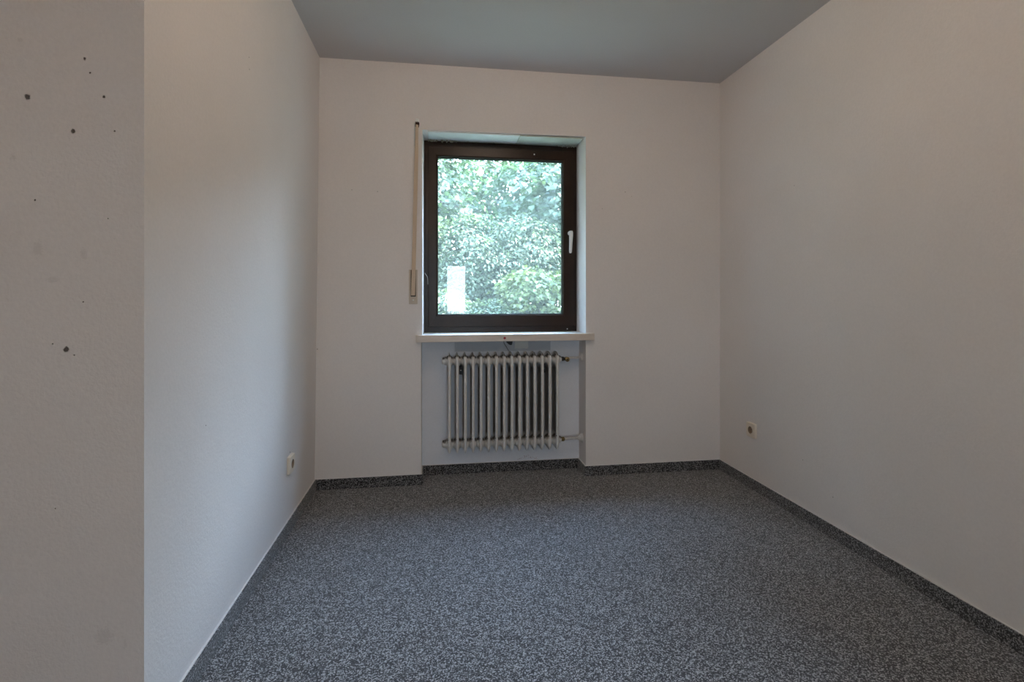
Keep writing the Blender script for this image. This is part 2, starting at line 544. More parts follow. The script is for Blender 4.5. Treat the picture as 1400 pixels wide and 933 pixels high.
# window wall: one face with the window opening and the radiator niche cut out of it
def window_wall():
    bm = bmesh.new()
    x0, x1 = X_HALL - .2, XR + .2
    def quad(*p):
        bm.faces.new([bm.verts.new(q) for q in p])
    y = YB
    fx0, fx1 = -0.0755, 0.8745      # reveals run slightly askew to the frame
    quad((x0, y, 0), (OPL, y, 0), (OPL, y, SILL_B), (WL, y, SILL_B), (WL, y, OPT), (x0, y, OPT))
    quad((OPR, y, 0), (x1, y, 0), (x1, y, OPT + .004), (OPR, y, OPT + .004))
    quad((x0, y, OPT), (WL, y, OPT), (OPR, y, OPT + .004), (x1, y, OPT + .004), (x1, y, ROOM_H), (x0, y, ROOM_H))
    # niche below the sill
    quad((OPL, y, 0), (OPL, Y_NICHE, 0), (OPL, Y_NICHE, SILL_B), (OPL, y, SILL_B))
    quad((OPR, y, 0), (OPR, y, SILL_B), (OPR, Y_NICHE, SILL_B), (OPR, Y_NICHE, 0))
    quad((OPL, Y_NICHE, 0), (OPR, Y_NICHE, 0), (OPR, Y_NICHE, SILL_B), (OPL, Y_NICHE, SILL_B))
    quad((OPL, Y_NICHE, SILL_B), (OPR, Y_NICHE, SILL_B), (OPR, Y_OUT, SILL_B), (OPL, Y_OUT, SILL_B))
    # reveals from the sill up
    quad((WL, y, SILL_B), (fx0, Y_FRAME, SILL_B), (fx0, Y_FRAME, OPT), (WL, y, OPT))
    quad((OPR, y, SILL_B), (OPR, y, OPT + .004), (fx1, Y_FRAME, OPT + .004), (fx1, Y_FRAME, SILL_B))
    quad((WL, y, OPT), (fx0, Y_FRAME, OPT), (fx1, Y_FRAME, OPT + .004), (OPR, y, OPT + .004))
    quad((fx0, Y_FRAME, SILL_B), (fx0, Y_OUT, SILL_B), (fx0, Y_OUT, OPT), (fx0, Y_FRAME, OPT))
    quad((fx1, Y_FRAME, SILL_B), (fx1, Y_FRAME, OPT + .004), (fx1, Y_OUT, OPT + .004), (fx1, Y_OUT, SILL_B))
    quad((fx0, Y_FRAME, OPT), (fx0, Y_OUT, OPT), (fx1, Y_OUT, OPT + .004), (fx1, Y_FRAME, OPT + .004))
    # outside face
    y = Y_OUT
    quad((x0, y, -.3), (fx0, y, -.3), (fx0, y, OPT), (x0, y, OPT))
    quad((fx1, y, -.3), (x1, y, -.3), (x1, y, OPT + .004), (fx1, y, OPT + .004))
    quad((x0, y, OPT), (fx0, y, OPT), (fx1, y, OPT + .004), (x1, y, OPT + .004), (x1, y, ROOM_H), (x0, y, ROOM_H))
    quad((fx0, y, -.3), (fx1, y, -.3), (fx1, y, SILL_B), (fx0, y, SILL_B))
    quad((x0, YB, 0), (x0, YB, ROOM_H), (x0, Y_OUT, ROOM_H), (x0, Y_OUT, -.3))
    quad((x1, YB, 0), (x1, Y_OUT, -.3), (x1, Y_OUT, ROOM_H), (x1, YB, ROOM_H))
    bmesh.ops.remove_doubles(bm, verts=bm.verts[:], dist=0.0004)
    return bm
wb = struct(mesh_obj('wall_back', window_wall(), m_wall_back), 'off-white back wall with the window and the radiator niche', 'wall')
wb.data.materials.append(m_niche)       # niche back, its colour carrying the cool light off the floor
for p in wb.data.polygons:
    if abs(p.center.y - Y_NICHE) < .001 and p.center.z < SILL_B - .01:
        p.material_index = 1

# rest of the flat behind the camera (seen only as a reflection in the pane)
RW = (0.17, 0.54, 0.73, 1.64)
bm = bmesh.new()
y0, y1 = Y_REAR - .2, Y_REAR
add_box(bm, X_HALL - .2, RW[0], y0, y1, 0, ROOM_H)
add_box(bm, RW[1], XR + .2, y0, y1, 0, ROOM_H)
add_box(bm, RW[0], RW[1], y0, y1, 0, RW[2])
add_box(bm, RW[0], RW[1], y0, y1, RW[3], ROOM_H)
struct(mesh_obj('wall_rear', bm, m_wall), 'off-white wall behind the camera with a narrow window', 'wall')
bm = box_bm(X_HALL - .2, X_HALL, Y_REAR, YN_B, 0, ROOM_H)
struct(mesh_obj('wall_hall', bm, m_wall), 'off-white wall closing the room behind the left corner', 'wall')

# bare grey strip of plaster and hole under the sill, scribble by the skirting
yb = Y_NICHE
rng = random.Random(4)
def patch_bm(x0, x1, z0, z1, y, t, jag, n=14, seed=1):
    r = random.Random(seed)
    pts = []
    for i in range(n): pts.append((x0 + (x1 - x0) * i / n, z0 + r.uniform(-jag, jag)))
    for i in range(4): pts.append((x1 + r.uniform(-jag, jag) * .5, z0 + (z1 - z0) * i / 4))
    for i in range(n): pts.append((x1 + (x0 - x1) * i / n, z1))
    for i in range(4): pts.append((x0 + r.uniform(-jag, jag) * .5, z1 + (z0 - z1) * i / 4))
    bm = bmesh.new()
    add_prism(bm, [(p[0], y, p[1]) for p in pts], [(p[0], y - t, p[1]) for p in pts])
    return bm
wall_back = bpy.data.objects['wall_back']
mesh_obj('bare_strip', patch_bm(0.108, 0.700, 0.737, 0.812, yb, .0012, .0008), m_strip_grey, wall_back)
o = mesh_obj('paper_flap', patch_bm(0.475, 0.560, 0.752, 0.806, yb - .0012, .0015, .003, 6, 3), m_reveal, wall_back)
bm = bmesh.new()
pts = [(0.414, .811), (0.424, .790), (0.440, .776), (0.455, .772), (0.461, .785), (0.462, .811)]
add_prism(bm, [(p[0], yb - .001, p[1]) for p in pts], [(p[0], yb - .0025, p[1]) for p in pts])
tag(mesh_obj('plaster_hole', bm, m_black, wall_back), 'dark hole in the plaster under the sill')
bm = bmesh.new()
add_tube(bm, [(0.400, yb - .003, .811), (0.409, yb - .006, .785), (0.422, yb - .012, .765), (0.432, yb - .02, .745), (0.445, yb - .03, .725)], .0013, 6)
mesh_obj('loose_wire', bm, m_cable, wall_back, True)
bm = bmesh.new()
r = random.Random(8)
for i in range(34):
    t = i / 33
    x = .500 + .118 * t + r.uniform(-.008, .008)
    z = .0665 + .032 * max(0, 1 - abs(t - .48) * 2.1) * r.uniform(.15, 1)
    dx, dz = r.uniform(-.006, .006), r.uniform(-.003, .005)
    add_tube(bm, [(x, yb - .0006, z), (x + dx, yb - .0006, z + dz)], .0006, 4)
mesh_obj('scribble', bm, simple('scribble_red_brown', (0.30, 0.13, 0.13), 0.8), wall_back)

# ------------------------------------------------------------------ baseboards: carpet strips with a pale top edge
SK_H, SK_T = 0.058, 0.010
def skirting(name, p0, p1, label, z0=0.0, ext0=0.0, ext1=0.0):
    """strip along the floor from p0 to p1 (wall face on the left of the direction), lying against that wall"""
    a, b = Vector(p0), Vector(p1)
    d = (b - a).normalized()
    n = Vector((d.y, -d.x))          # into the room
    a2, b2 = a + n * SK_T + d * ext0, b + n * SK_T + d * ext1
    bm = bmesh.new()
    ring = [(a.x, a.y), (b.x, b.y), (b2.x, b2.y), (a2.x, a2.y)]
    add_prism(bm, [(p[0], p[1], z0) for p in ring], [(p[0], p[1], SK_H) for p in ring])
    o = mesh_obj(name, bm, m_skirt)
    struct(o, label, 'baseboard')
    a3, b3 = a + n * SK_T * .55 + d * ext0 * .55, b + n * SK_T * .55 + d * ext1 * .55
    ring = [(a.x, a.y), (b.x, b.y), (b3.x, b3.y), (a3.x, a3.y)]
    bm = bmesh.new()
    add_prism(bm, [(p[0], p[1], SK_H) for p in ring], [(p[0], p[1], SK_H + .0024) for p in ring])
    mesh_obj('cap_strip', bm, m_cap, o)
    return o
T = SK_T
xl = XL_B + .0008
skirting('baseboard_left', (xl, YN_B), (xl, YB), 'carpet skirting strip along the left wall', ext1=-T)
skirting('baseboard_back_left', (XL_B + .0008, YB), (OPL, YB), 'carpet skirting strip left of the radiator niche', ext0=T, ext1=T)
skirting('baseboard_niche_left', (OPL, YB), (OPL, Y_NICHE), 'short carpet skirting on the left side of the niche', ext0=-T, ext1=-T)
skirting('baseboard_niche_back', (OPL, Y_NICHE), (OPR, Y_NICHE), 'carpet skirting strip below the radiator', ext0=T, ext1=-T)
skirting('baseboard_niche_right', (OPR, Y_NICHE), (OPR, YB), 'short carpet skirting on the right side of the niche', ext0=T, ext1=T)
skirting('baseboard_back_right', (OPR, YB), (XR, YB), 'carpet skirting strip right of the radiator niche', ext0=-T, ext1=-T)
skirting('baseboard_right', (XR, YB), (XR, Y_REAR), 'long carpet skirting strip along the right wall', ext0=T)
skirting('baseboard_near_left', (X_HALL, YN_B), (XL_B, YN_B), 'carpet skirting strip below the wall with drill holes', ext1=T)

# ------------------------------------------------------------------ window
win = empty('window_1', (0.4, Y_FRAME, SILL_T))
struct(win, 'dark brown single sash window with white handle looking onto foliage', 'window')
def wchild(name, bm, mat, parent=win, smooth=False):
    o = mesh_obj(name, bm, mat, parent, smooth)
    o.matrix_parent_inverse = Matrix.Translation(-win.location) if parent is win else Matrix()
    return o

def mitred_ring(x0, x1, z0, z1, w, y0, y1, prof, prefix):
    """four mitred rails. w = (left,right,bottom,top) widths; prof = chamfer on the inner edge"""
    L, R_, B, Tt = w
    ch = prof
    outer = [(x0, z0), (x1, z0), (x1, z1), (x0, z1)]
    inner = [(x0 + L, z0 + B), (x1 - R_, z0 + B), (x1 - R_, z1 - Tt), (x0 + L, z1 - Tt)]
    inner_f = [(x0 + L - ch, z0 + B - ch), (x1 - R_ + ch, z0 + B - ch), (x1 - R_ + ch, z1 - Tt + ch), (x0 + L - ch, z1 - Tt + ch)]
    outer_f = [(x0 + .002, z0 + .002), (x1 - .002, z0 + .002), (x1 - .002, z1 - .002), (x0 + .002, z1 - .002)]
    cen = ((x0 + x1) / 2, (z0 + z1) / 2)
    rails = []
    g = 0.0003
    for i in range(4):
        j = (i + 1) % 4
        dirx, dirz = outer[j][0] - outer[i][0], outer[j][1] - outer[i][1]
        ln = math.hypot(dirx, dirz)
        ux, uz = dirx / ln * g, dirz / ln * g
        bm = bmesh.new()
        def P(pt, y, s): return bm.verts.new((pt[0] + ux * s, y, pt[1] + uz * s))
        secA = [P(outer[i], y1, 1), P(outer[i], y0 + .002, 1), P(outer_f[i], y0, 1), P(inner_f[i], y0, 1), P(inner[i], y0 + ch * .9, 1), P(inner[i], y1, 1)]
        secB = [P(outer[j], y1, -1), P(outer[j], y0 + .002, -1), P(outer_f[j], y0, -1), P(inner_f[j], y0, -1), P(inner[j], y0 + ch * .9, -1), P(inner[j], y1, -1)]
        n = len(secA)
        for k in range(n):
            bm.faces.new((secA[k], secA[(k + 1) % n], secB[(k + 1) % n], secB[k]))
        bm.faces.new(secA)
        bm.faces.new(secB[::-1])
        rails.append(wchild(prefix, bm, m_wood))
    return rails
FX0, FX1, FZ0, FZ1 = -0.0755, 0.8745, SILL_T, 2.017
SX0, SX1, SZ0, SZ1 = -0.049, 0.861, 0.888, 1.982
GX0, GX1, GZ0, GZ1 = 0.0045, 0.784, 0.961, 1.921
mitred_ring(FX0, FX1, FZ0, FZ1, (.045, .045, .05, .05), Y_FRAME + .008, Y_FRAME + .075, .004, 'frame_rail')
mitred_ring(SX0, SX1, SZ0, SZ1, (GX0 - SX0, SX1 - GX1, GZ0 - SZ0, SZ1 - GZ1), Y_FRAME - .006, Y_FRAME + .055, .008, 'sash_rail')
# gasket
bm = bmesh.new()
gy0, gy1 = Y_GLASS - .006, Y_GLASS - .0045 + .004
gw = .004
add_box(bm, GX0, GX0 + gw, gy0, gy1, GZ0, GZ1)
add_box(bm, GX1 - gw, GX1, gy0, gy1, GZ0, GZ1)
add_box(bm, GX0 + gw, GX1 - gw, gy0, gy1, GZ0, GZ0 + gw)
add_box(bm, GX0 + gw, GX1 - gw, gy0, gy1, GZ1 - gw, GZ1)
tag(wchild('gasket', bm, m_gasket), 'thin black rubber gasket around the pane')
bm = bmesh.new()
vv = [bm.verts.new(p) for p in ((GX0 - .005, Y_GLASS, GZ0 - .005), (GX1 + .005, Y_GLASS, GZ0 - .005), (GX1 + .005, Y_GLASS, GZ1 + .005), (GX0 - .005, Y_GLASS, GZ1 + .005))]
bm.faces.new(vv)
tag(wchild('glass_pane', bm, m_glass), 'clear glass pane with faint reflections')
# handle
hx, hz, hy = 0.8265, 1.468, Y_FRAME - .006
bm = bmesh.new()
add_lathe(bm, [(0, .0135), (-.004, .0135), (-.007, .011), (-.007, .0)] if False else [(0.0, .014), (-.005, .014), (-.008, .011)], 'y', 20, (hx, hy, hz))
hd = wchild('handle', bm, m_handle, smooth=False)
tag(hd, 'white window handle pointing down')
bm = bmesh.new()
add_tube(bm, [(hx, hy - .006, hz), (hx, hy - .030, hz)], .0085, 14)
o = mesh_obj('handle_neck', bm, m_handle, hd, True)
bm = bmesh.new()
secs = [(0.012, .0095), (0.0, .0125), (-.02, .012), (-.06, .0105), (-.105, .0095), (-.122, .0085), (-.127, .005)]
rings = []
for dz, w in secs:
    x = hx - .006 * max(0, -dz) / .127
    y = hy - .032 - .006 * max(0, -dz) / .127
    ring = []
    for k in range(12):
        a = 2 * math.pi * k / 12
        ring.append(bm.verts.new((x + math.cos(a) * w, y + math.sin(a) * w * .6, hz + dz)))
    rings.append(ring)
for a, b in zip(rings, rings[1:]):
    for k in range(12):
        bm.faces.new((a[k], a[(k + 1) % 12], b[(k + 1) % 12], b[k]))
bm.faces.new(rings[0]); bm.faces.new(rings[-1][::-1])
mesh_obj('handle_lever', bm, m_handle, hd, True)
# small screws on the frame and scuffs
for (x, z, s) in ((0.814, 0.868, .004), (0.60, 1.955, .0045), (-.047, 0.899, .004)):
    bm = bmesh.new()
    yy = Y_FRAME + .008 if z < .9 else Y_FRAME - .006
    add_lathe(bm, [(0.001, s), (-.0012, s * .9), (-.002, s * .4)], 'y', 12, (x, yy, z))
    wchild('screw', bm, m_steel if z > .9 or x > 0 else m_black)
bm = bmesh.new()
add_tube(bm, [(-.071, Y_FRAME + .0085, 1.215), (-.055, Y_FRAME + .0075, 1.19), (-.0535, Y_FRAME + .0075, 1.175), (-.0525, Y_FRAME + .0075, 1.145)], .0010, 5)
wchild('scratch', bm, m_white_flake)

# roller shutter box lid: two boards under the top of the opening
lid = empty('shutter_box_lid', (0.4, YB + .1, OPT))
tag(lid, 'pale painted two board lid of the shutter box above the window', 'shutter lid')
for (x0, x1, z, mt, yy0) in ((-0.050, 0.485, 2.0215, m_board, YB + .010), (0.487, 0.868, 2.0205, m_board2, YB + .012)):
    bm = box_bm(x0, x1, yy0, Y_FRAME + .004, z - .0035, z + .004, bevel=.001, seg=1)
    o = mesh_obj('board', bm, mt, lid)
    o.matrix_parent_inverse = Matrix.Translation(-lid.location)
# crumbly plaster at the joint between lid and frame
def crumbs(x0, x1, n, seed, z, size, name='plaster_crumbs', yy=Y_FRAME - .002):
    r = random.Random(seed)
    bm = bmesh.new()
    for i in range(n):
        x = x0 + (x1 - x0) * r.random()
        s = size * r.uniform(.4, 1.1)
        y = yy + r.uniform(-.012, .003)
        mat = Matrix.Translation((x, y, z + r.uniform(-.003, .003))) @ Matrix.Rotation(r.uniform(0, 6), 4, 'Y') @ Matrix.Diagonal((s * r.uniform(1, 2), s, s * .6, 1))
        bmesh.ops.create_icosphere(bm, subdivisions=1, radius=1, matrix=mat)
    o = mesh_obj(name, bm, m_crumb, lid)
    o.matrix_parent_inverse = Matrix.Translation(-lid.location)
    o['kind'] = 'stuff'
    return o
crumbs(-0.055, 0.12, 46, 1, 2.013, .0065)
crumbs(0.10, 0.50, 26, 2, 2.0155, .003)
crumbs(0.74, 0.872, 34, 3, 2.014, .006)

# ------------------------------------------------------------------ window sill
bm = bmesh.new()
SF = YB - .040
sx0, sx1 = -0.116, 0.925
ring = [(sx0, SF), (sx1, SF), (sx1, YB - .0005), (OPR - .001, YB - .0005), (0.8735, Y_FRAME + .006), (-0.0745, Y_FRAME + .006), (WL + .0005, YB - .0005), (sx0, YB - .0005)]
add_prism(bm, [(x, y, SILL_B) for x, y in ring], [(x, y, SILL_T) for x, y in ring])
bmesh.ops.bevel(bm, geom=[e for e in bm.edges if all(v.co.y < YB - .02 for v in e.verts)], offset=.003, segments=2, affect='EDGES')
sill = mesh_obj('window_sill', bm, m_sill)
tag(sill, 'pale stone window sill slab above the radiator', 'window sill')
bm = bmesh.new()
add_lathe(bm, [(0.0, .0075), (-.0012, .0072), (-.0016, .003)], 'y', 12, (0.388, SF, 0.8325))
tag(mesh_obj('red_mark', bm, m_red, sill), 'small dark red spot on the sill front')
bm = bmesh.new()
pts = [(0.585, 2.985), (0.64, 2.957), (0.72, 2.962), (0.735, 2.975), (0.69, 2.992), (0.66, 3.005), (0.62, 3.0)]
add_prism(bm, [(x, y, SILL_T) for x, y in pts], [(x, y, SILL_T + .0012) for x, y in pts])
tag(mesh_obj('white_chip', bm, m_white_flake, sill), 'white chip on the sill top')

# ------------------------------------------------------------------ radiator
NSEC, PITCH = 15, 0.0457
RX0, RYC = 0.0735, YB + .068
RZ0, RZ1 = 0.153, 0.741
RH = RZ1 - RZ0
HUB_B, HUB_T = 0.052, RH - 0.048       # hub heights above the section's foot
RDH = 0.066                             # half depth
def section_mesh():
    """two pressed steel shells welded along a thin seam: front and rear column, hub cups at top and bottom"""
    ny, nz = 22, 64
    def smooth(a, b, t):
        t = max(0.0, min(1.0, (t - a) / (b - a)))
        return t * t * (3 - 2 * t)
    bm = bmesh.new()
    cen = [[None] * (ny + 1) for _ in range(nz + 1)]
    L = [[None] * (ny + 1) for _ in range(nz + 1)]
    Rr = [[None] * (ny + 1) for _ in range(nz + 1)]
    for i in range(nz + 1):
        # finer steps near both ends
        t = i / nz
        z = RH * (t - 0.10 * math.sin(2 * math.pi * t) * .9 / 1.0) if True else RH * t
        ez = min(z, RH - z)
        # outline in depth: rounded head and foot
        er = .05
        hd = RDH if ez > er else RDH * (0.34 + 0.66 * math.sqrt(max(0.0, 1 - (1 - ez / er) ** 2)))
        for j in range(ny + 1):
            s = -1 + 2 * j / ny
            s = math.copysign(1 - (1 - abs(s)) ** 1.35, s)
            y = s * hd
            edge = min(ez * 1.0, (1 - abs(s)) * hd)
            rim = math.sqrt(max(0.0, 1 - (1 - min(1, edge / .010)) ** 2))
            dy = abs(abs(y) - (RDH - .017))
            col = .0092 * math.sqrt(max(0.0, 1 - min(1.0, dy / .0185) ** 2))
            web = .0022
            ht = max(col, web)
            # hub cups
            for hz_ in (HUB_B, HUB_T):
                dd = math.hypot(y / 1.25, (z - hz_))
                cup = PITCH / 2 * (1 - smooth(.019, .043, dd))
                ht = max(ht, cup) if cup > .012 else max(ht, cup)
            endfade = smooth(0, .030, ez)
            ht = .0009 + (ht - .0009) * rim * (0.12 + 0.88 * endfade)
            L[i][j] = bm.verts.new((-ht, y, z))
            Rr[i][j] = bm.verts.new((ht, y, z))
    for i in range(nz):
        for j in range(ny):
            bm.faces.new((L[i][j], L[i + 1][j], L[i + 1][j + 1], L[i][j + 1]))
            bm.faces.new((Rr[i][j], Rr[i][j + 1], Rr[i + 1][j + 1], Rr[i + 1][j]))
        for j, flip in ((0, False), (ny, True)):
            q = (L[i][j], Rr[i][j], Rr[i + 1][j], L[i + 1][j])
            bm.faces.new(q if not flip else q[::-1])
    for i, flip in ((0, True), (nz, False)):
        for j in range(ny):
            q = (L[i][j], Rr[i][j], Rr[i][j + 1], L[i][j + 1])
            bm.faces.new(q if not flip else q[::-1])
    bmesh.ops.recalc_face_normals(bm, faces=bm.faces)
    me = bpy.data.meshes.new('section')
    bm.to_mesh(me)
    bm.free()
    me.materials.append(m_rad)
    me.shade_smooth()
    return me
rad = empty('radiator', (RX0, RYC, RZ0))
tag(rad, 'grey white fifteen section column radiator in the niche under the window', 'radiator')
sec_me = section_mesh()
for i in range(NSEC):
    s = link('section', sec_me, rad)
    s.location = (i * PITCH, 0, 0)
def rchild(name, bm, mat, smooth=True, parent=rad):
    return mesh_obj(name, bm, mat, parent, smooth)
XE = (NSEC - 1) * PITCH + PITCH / 2
for hz_ in (HUB_T, HUB_B):
    bm = bmesh.new()
    add_lathe(bm, [(-PITCH / 2 + .004, .025), (-PITCH / 2 - .003, .025), (-PITCH / 2 - .005, .022), (-PITCH / 2 - .012, .022), (-PITCH / 2 - .017, .019), (-PITCH / 2 - .020, .012)], 'x', 20, (0, 0, hz_))
    rchild('end_plug', bm, m_rad, False)
    bm = bmesh.new()
    add_lathe(bm, [(XE - .004, .021), (XE + .005, .021), (XE + .008, .017), (XE + .012, .016)], 'x', 20, (0, 0, hz_))
    rchild('end_bush', bm, m_rad, False)
WX = OPR - RX0      # niche side in local x
# upper valve with brass head, pipe, wall rosette
bm = bmesh.new()
add_lathe(bm, [(XE + .010, .0115), (XE + .018, .0135), (XE + .026, .0135), (XE + .030, .009), (XE + .034, .010)], 'x', 18, (0, 0, HUB_T))
valve = rchild('valve', bm, m_black, False)
tag(valve, 'dark union nut with brass valve head')
bm = bmesh.new()
add_lathe(bm, [(.012, .013), (-.016, .0145), (-.024, .0135), (-.028, .0065), (-.031, .006)], 'y', 18, (XE + .045, -.004, HUB_T - .001))
mesh_obj('valve_head', bm, m_brass, valve, False)
bm = bmesh.new()
add_lathe(bm, [(-.029, .0045), (-.0335, .0042)], 'y', 12, (XE + .045, -.004, HUB_T - .001))
mesh_obj('spindle', bm, m_black, valve, False)
bm = bmesh.new()
add_tube(bm, [(XE + .050, 0, HUB_T), (XE + .075, .006, HUB_T + .004), (WX, .014, HUB_T + .006)], .0075, 14)
rchild('supply_pipe', bm, m_pipe)
bm = bmesh.new()
add_lathe(bm, [(WX, .026), (WX - .003, .0255), (WX - .008, .019), (WX - .012, .011)], 'x', 24, (0, .014, HUB_T + .006))
rchild('rosette', bm, m_pipe)
# lower return
bm = bmesh.new()
add_lathe(bm, [(XE + .010, .0105), (XE + .016, .013), (XE + .029, .013), (XE + .034, .008)], 'x', 18, (0, 0, HUB_B))
tag(rchild('return_nut', bm, m_brass, False), 'dark brass nut on the return pipe')
bm = bmesh.new()
add_tube(bm, [(XE + .030, 0, HUB_B), (XE + .06, .006, HUB_B), (WX, .014, HUB_B)], .0085, 14)
rchild('return_pipe', bm, m_pipe)
bm = bmesh.new()
add_lathe(bm, [(WX, .030), (WX - .004, .0295), (WX - .010, .021), (WX - .020, .013), (WX - .032, .0095)], 'x', 24, (0, .014, HUB_B))
rchild('rosette', bm, m_pipe)
# wall brackets behind the sections
for xb in (1.5 * PITCH, 12.5 * PITCH):
    bm = bmesh.new()
    add_box(bm, xb - .009, xb + .009, .02, Y_NICHE - RYC, HUB_T - .085, HUB_T - .03)
    add_box(bm, xb - .004, xb + .004, -.02, .03, HUB_T - .050, HUB_T - .035)
    br = rchild('wall_bracket', bm, m_black, False)
    bm = bmesh.new()
    for zz in (-.047, -.060):
        add_lathe(bm, [(.0195, .0035), (.017, .003)], 'y', 8, (xb, 0, HUB_T + zz))
    mesh_obj('bracket_screw', bm, m_steel, br)

# ------------------------------------------------------------------ shutter strap
st = empty('shutter_strap', (-.132, YB, 1.03))
tag(st, 'beige roller shutter strap running into its wall winder left of the window', 'shutter strap')
def schild(name, bm, mat, smooth=False, parent=st):
    o = mesh_obj(name, bm, mat, parent, smooth)
    if parent is st:
        o.matrix_parent_inverse = Matrix.Translation(-st.location)
    return o
# cover plate with a slot
px0, px1, pz0, pz1 = -.156, -.1075, 1.029, 1.225
bm = bmesh.new()
add_box(bm, px0, px0 + .0095, YB - .008, YB, pz0, pz1)
add_box(bm, px1 - .0095, px1, YB - .008, YB, pz0, pz1)
add_box(bm, px0 + .0095, px1 - .0095, YB - .008, YB, pz0, pz0 + .042)
bmesh.ops.bevel(bm, geom=bm.edges[:], offset=.0012, segments=2, affect='EDGES')
pl = schild('winder_plate', bm, m_plate)
tag(pl, 'beige plastic winder cover plate')
bm = box_bm(px0 + .0098, px1 - .0098, YB - .0025, YB - .0002, pz0 + .0425, pz1 - .001)
schild('slot_recess', bm, simple('recess_brown', (0.10, 0.075, 0.055), 0.8))
bm = box_bm(px0 + .0105, px1 - .0105, YB - .0055, YB - .0025, pz0 + .043, pz0 + .058)
schild('strap_slot', bm, m_black)
bm = bmesh.new()
add_lathe(bm, [(YB - .0075, .0048), (YB - .0095, .0044), (YB - .0102, .002)], 'y', 14, ((px0 + px1) / 2, 0, pz0 + .022))
schild('plate_screw', bm, m_steel)
# strap: slim woven band, slightly twisted near the top
bm = bmesh.new()
N = 40
rows = []
for i in range(N + 1):
    t = i / N
    z = 1.078 + (2.050 - 1.078) * t
    x = -.1325 + (.0225) * t
    a = 0.10 + 0.85 * max(0.0, (t - .60) / .40) ** 1.2
    off = -.013 - .004 * math.sin(math.pi * t) + .004 * t
    w = .0112
    ca, sa = math.cos(a), math.sin(a)
    row = []
    for (u, v) in ((-w, -.0008), (w, -.0008), (w, .0008), (-w, .0008)):
        row.append(bm.verts.new((x + u * ca - v * sa, YB + off + (u * sa * .6 + v * ca), z)))
    rows.append(row)
for a, b in zip(rows, rows[1:]):
    for k in range(4):
        bm.faces.new((a[k], a[(k + 1) % 4], b[(k + 1) % 4], b[k]))
bm.faces.new(rows[0]); bm.faces.new(rows[-1][::-1])
schild('strap', bm, m_strap)
# upper inlet: torn opening with a small white roller bracket
bm = bmesh.new()
pts = [(-.123, 2.040), (-.100, 2.037), (-.097, 2.060), (-.103, 2.074), (-.119, 2.071)]
add_prism(bm, [(x, YB, z) for x, z in pts], [(x, YB - .0015, z) for x, z in pts])
schild('inlet_opening', bm, simple('inlet_dark', (0.03, 0.015, 0.01), 0.9))
bm = box_bm(-.119, -.100, YB - .011, YB - .001, 2.066, 2.084, bevel=.003)
schild('inlet_roller', bm, m_reveal)
bm = box_bm(-.1255, -.1215, YB - .010, YB - .0005, 1.93, 2.062, bevel=.001, seg=1)
schild('inlet_edge', bm, simple('inlet_edge_paint', (0.62, 0.66, 0.64), 0.6))

# ------------------------------------------------------------------ wall sockets
def socket(label, loc, rotz, tilt=0.0):
    """plate built in local coordinates: front towards -y, centre at origin"""
    e = empty('wall_socket', loc)
    e.rotation_euler = (0, tilt, rotz)
    tag(e, label, 'power socket', 'wall sockets near the floor')
    h, d = .040, .014
    # rounded square plate with a round hole: ring of quads between square outline and circle
    bm = bmesh.new()
    n = 40
    R0 = .0205
    def sq(a, hh):
        c, s = math.cos(a), math.sin(a)
        p = 16.0
        k = (abs(c) ** p + abs(s) ** p) ** (-1 / p)
        return c * k * hh, s * k * hh
    rings = []
    for kind in ('back', 'side', 'front', 'hole', 'deep', 'floor'):
        ring = []
        for k in range(n):
            a = 2 * math.pi * k / n
            if kind == 'back': x, z = sq(a, h); y = 0
            elif kind == 'side': x, z = sq(a, h); y = -d + .003
            elif kind == 'front': x, z = sq(a, h - .003); y = -d
            elif kind == 'hole': x, z = R0 * math.cos(a), R0 * math.sin(a); y = -d - .0005
            ring.append(bm.verts.new((x, y, z))) if kind in ('back', 'side', 'front', 'hole') else None
        if ring: rings.append(ring)
    for a, b in zip(rings, rings[1:]):
        for k in range(n):
            bm.faces.new((a[k], a[(k + 1) % n], b[(k + 1) % n], b[k]))
    mesh_obj('cover_plate', bm, m_socket, e)
    bm = bmesh.new()
    r1, r2 = [], []
    for k in range(n):
        a = 2 * math.pi * k / n
        r1.append(bm.verts.new((R0 * math.cos(a), -d - .0005, R0 * math.sin(a))))
        r2.append(bm.verts.new((R0 * .97 * math.cos(a), -.001, R0 * .97 * math.sin(a))))
    for k in range(n):
        bm.faces.new((r1[k], r1[(k + 1) % n], r2[(k + 1) % n], r2[k]))
    bm.faces.new(r2)
    well = mesh_obj('well', bm, m_socket_in, e)
    for sx_ in (-1, 1):
        bm = bmesh.new()
        add_lathe(bm, [(-.0010, .003), (-.0018, .003)], 'y', 10, (sx_ * .0095, 0, 0))
        mesh_obj('pin_hole', bm, m_black, well)
        bm = box_bm(-.002, .002, -.010, -.001, sx_ * .0185 - .0012, sx_ * .0185 + .0012)
        mesh_obj('earth_clip', bm, m_steel, well)
    return e
socket('cream power socket low on the right wall', (XR, 2.637, 0.3265), -math.pi / 2 * 1)
zs = 0.308
socket('cream power socket low on the left wall below a plaster chip', (lean(XL_T, XL_B, zs) + .0006, 2.468, zs), math.pi / 2, 0)

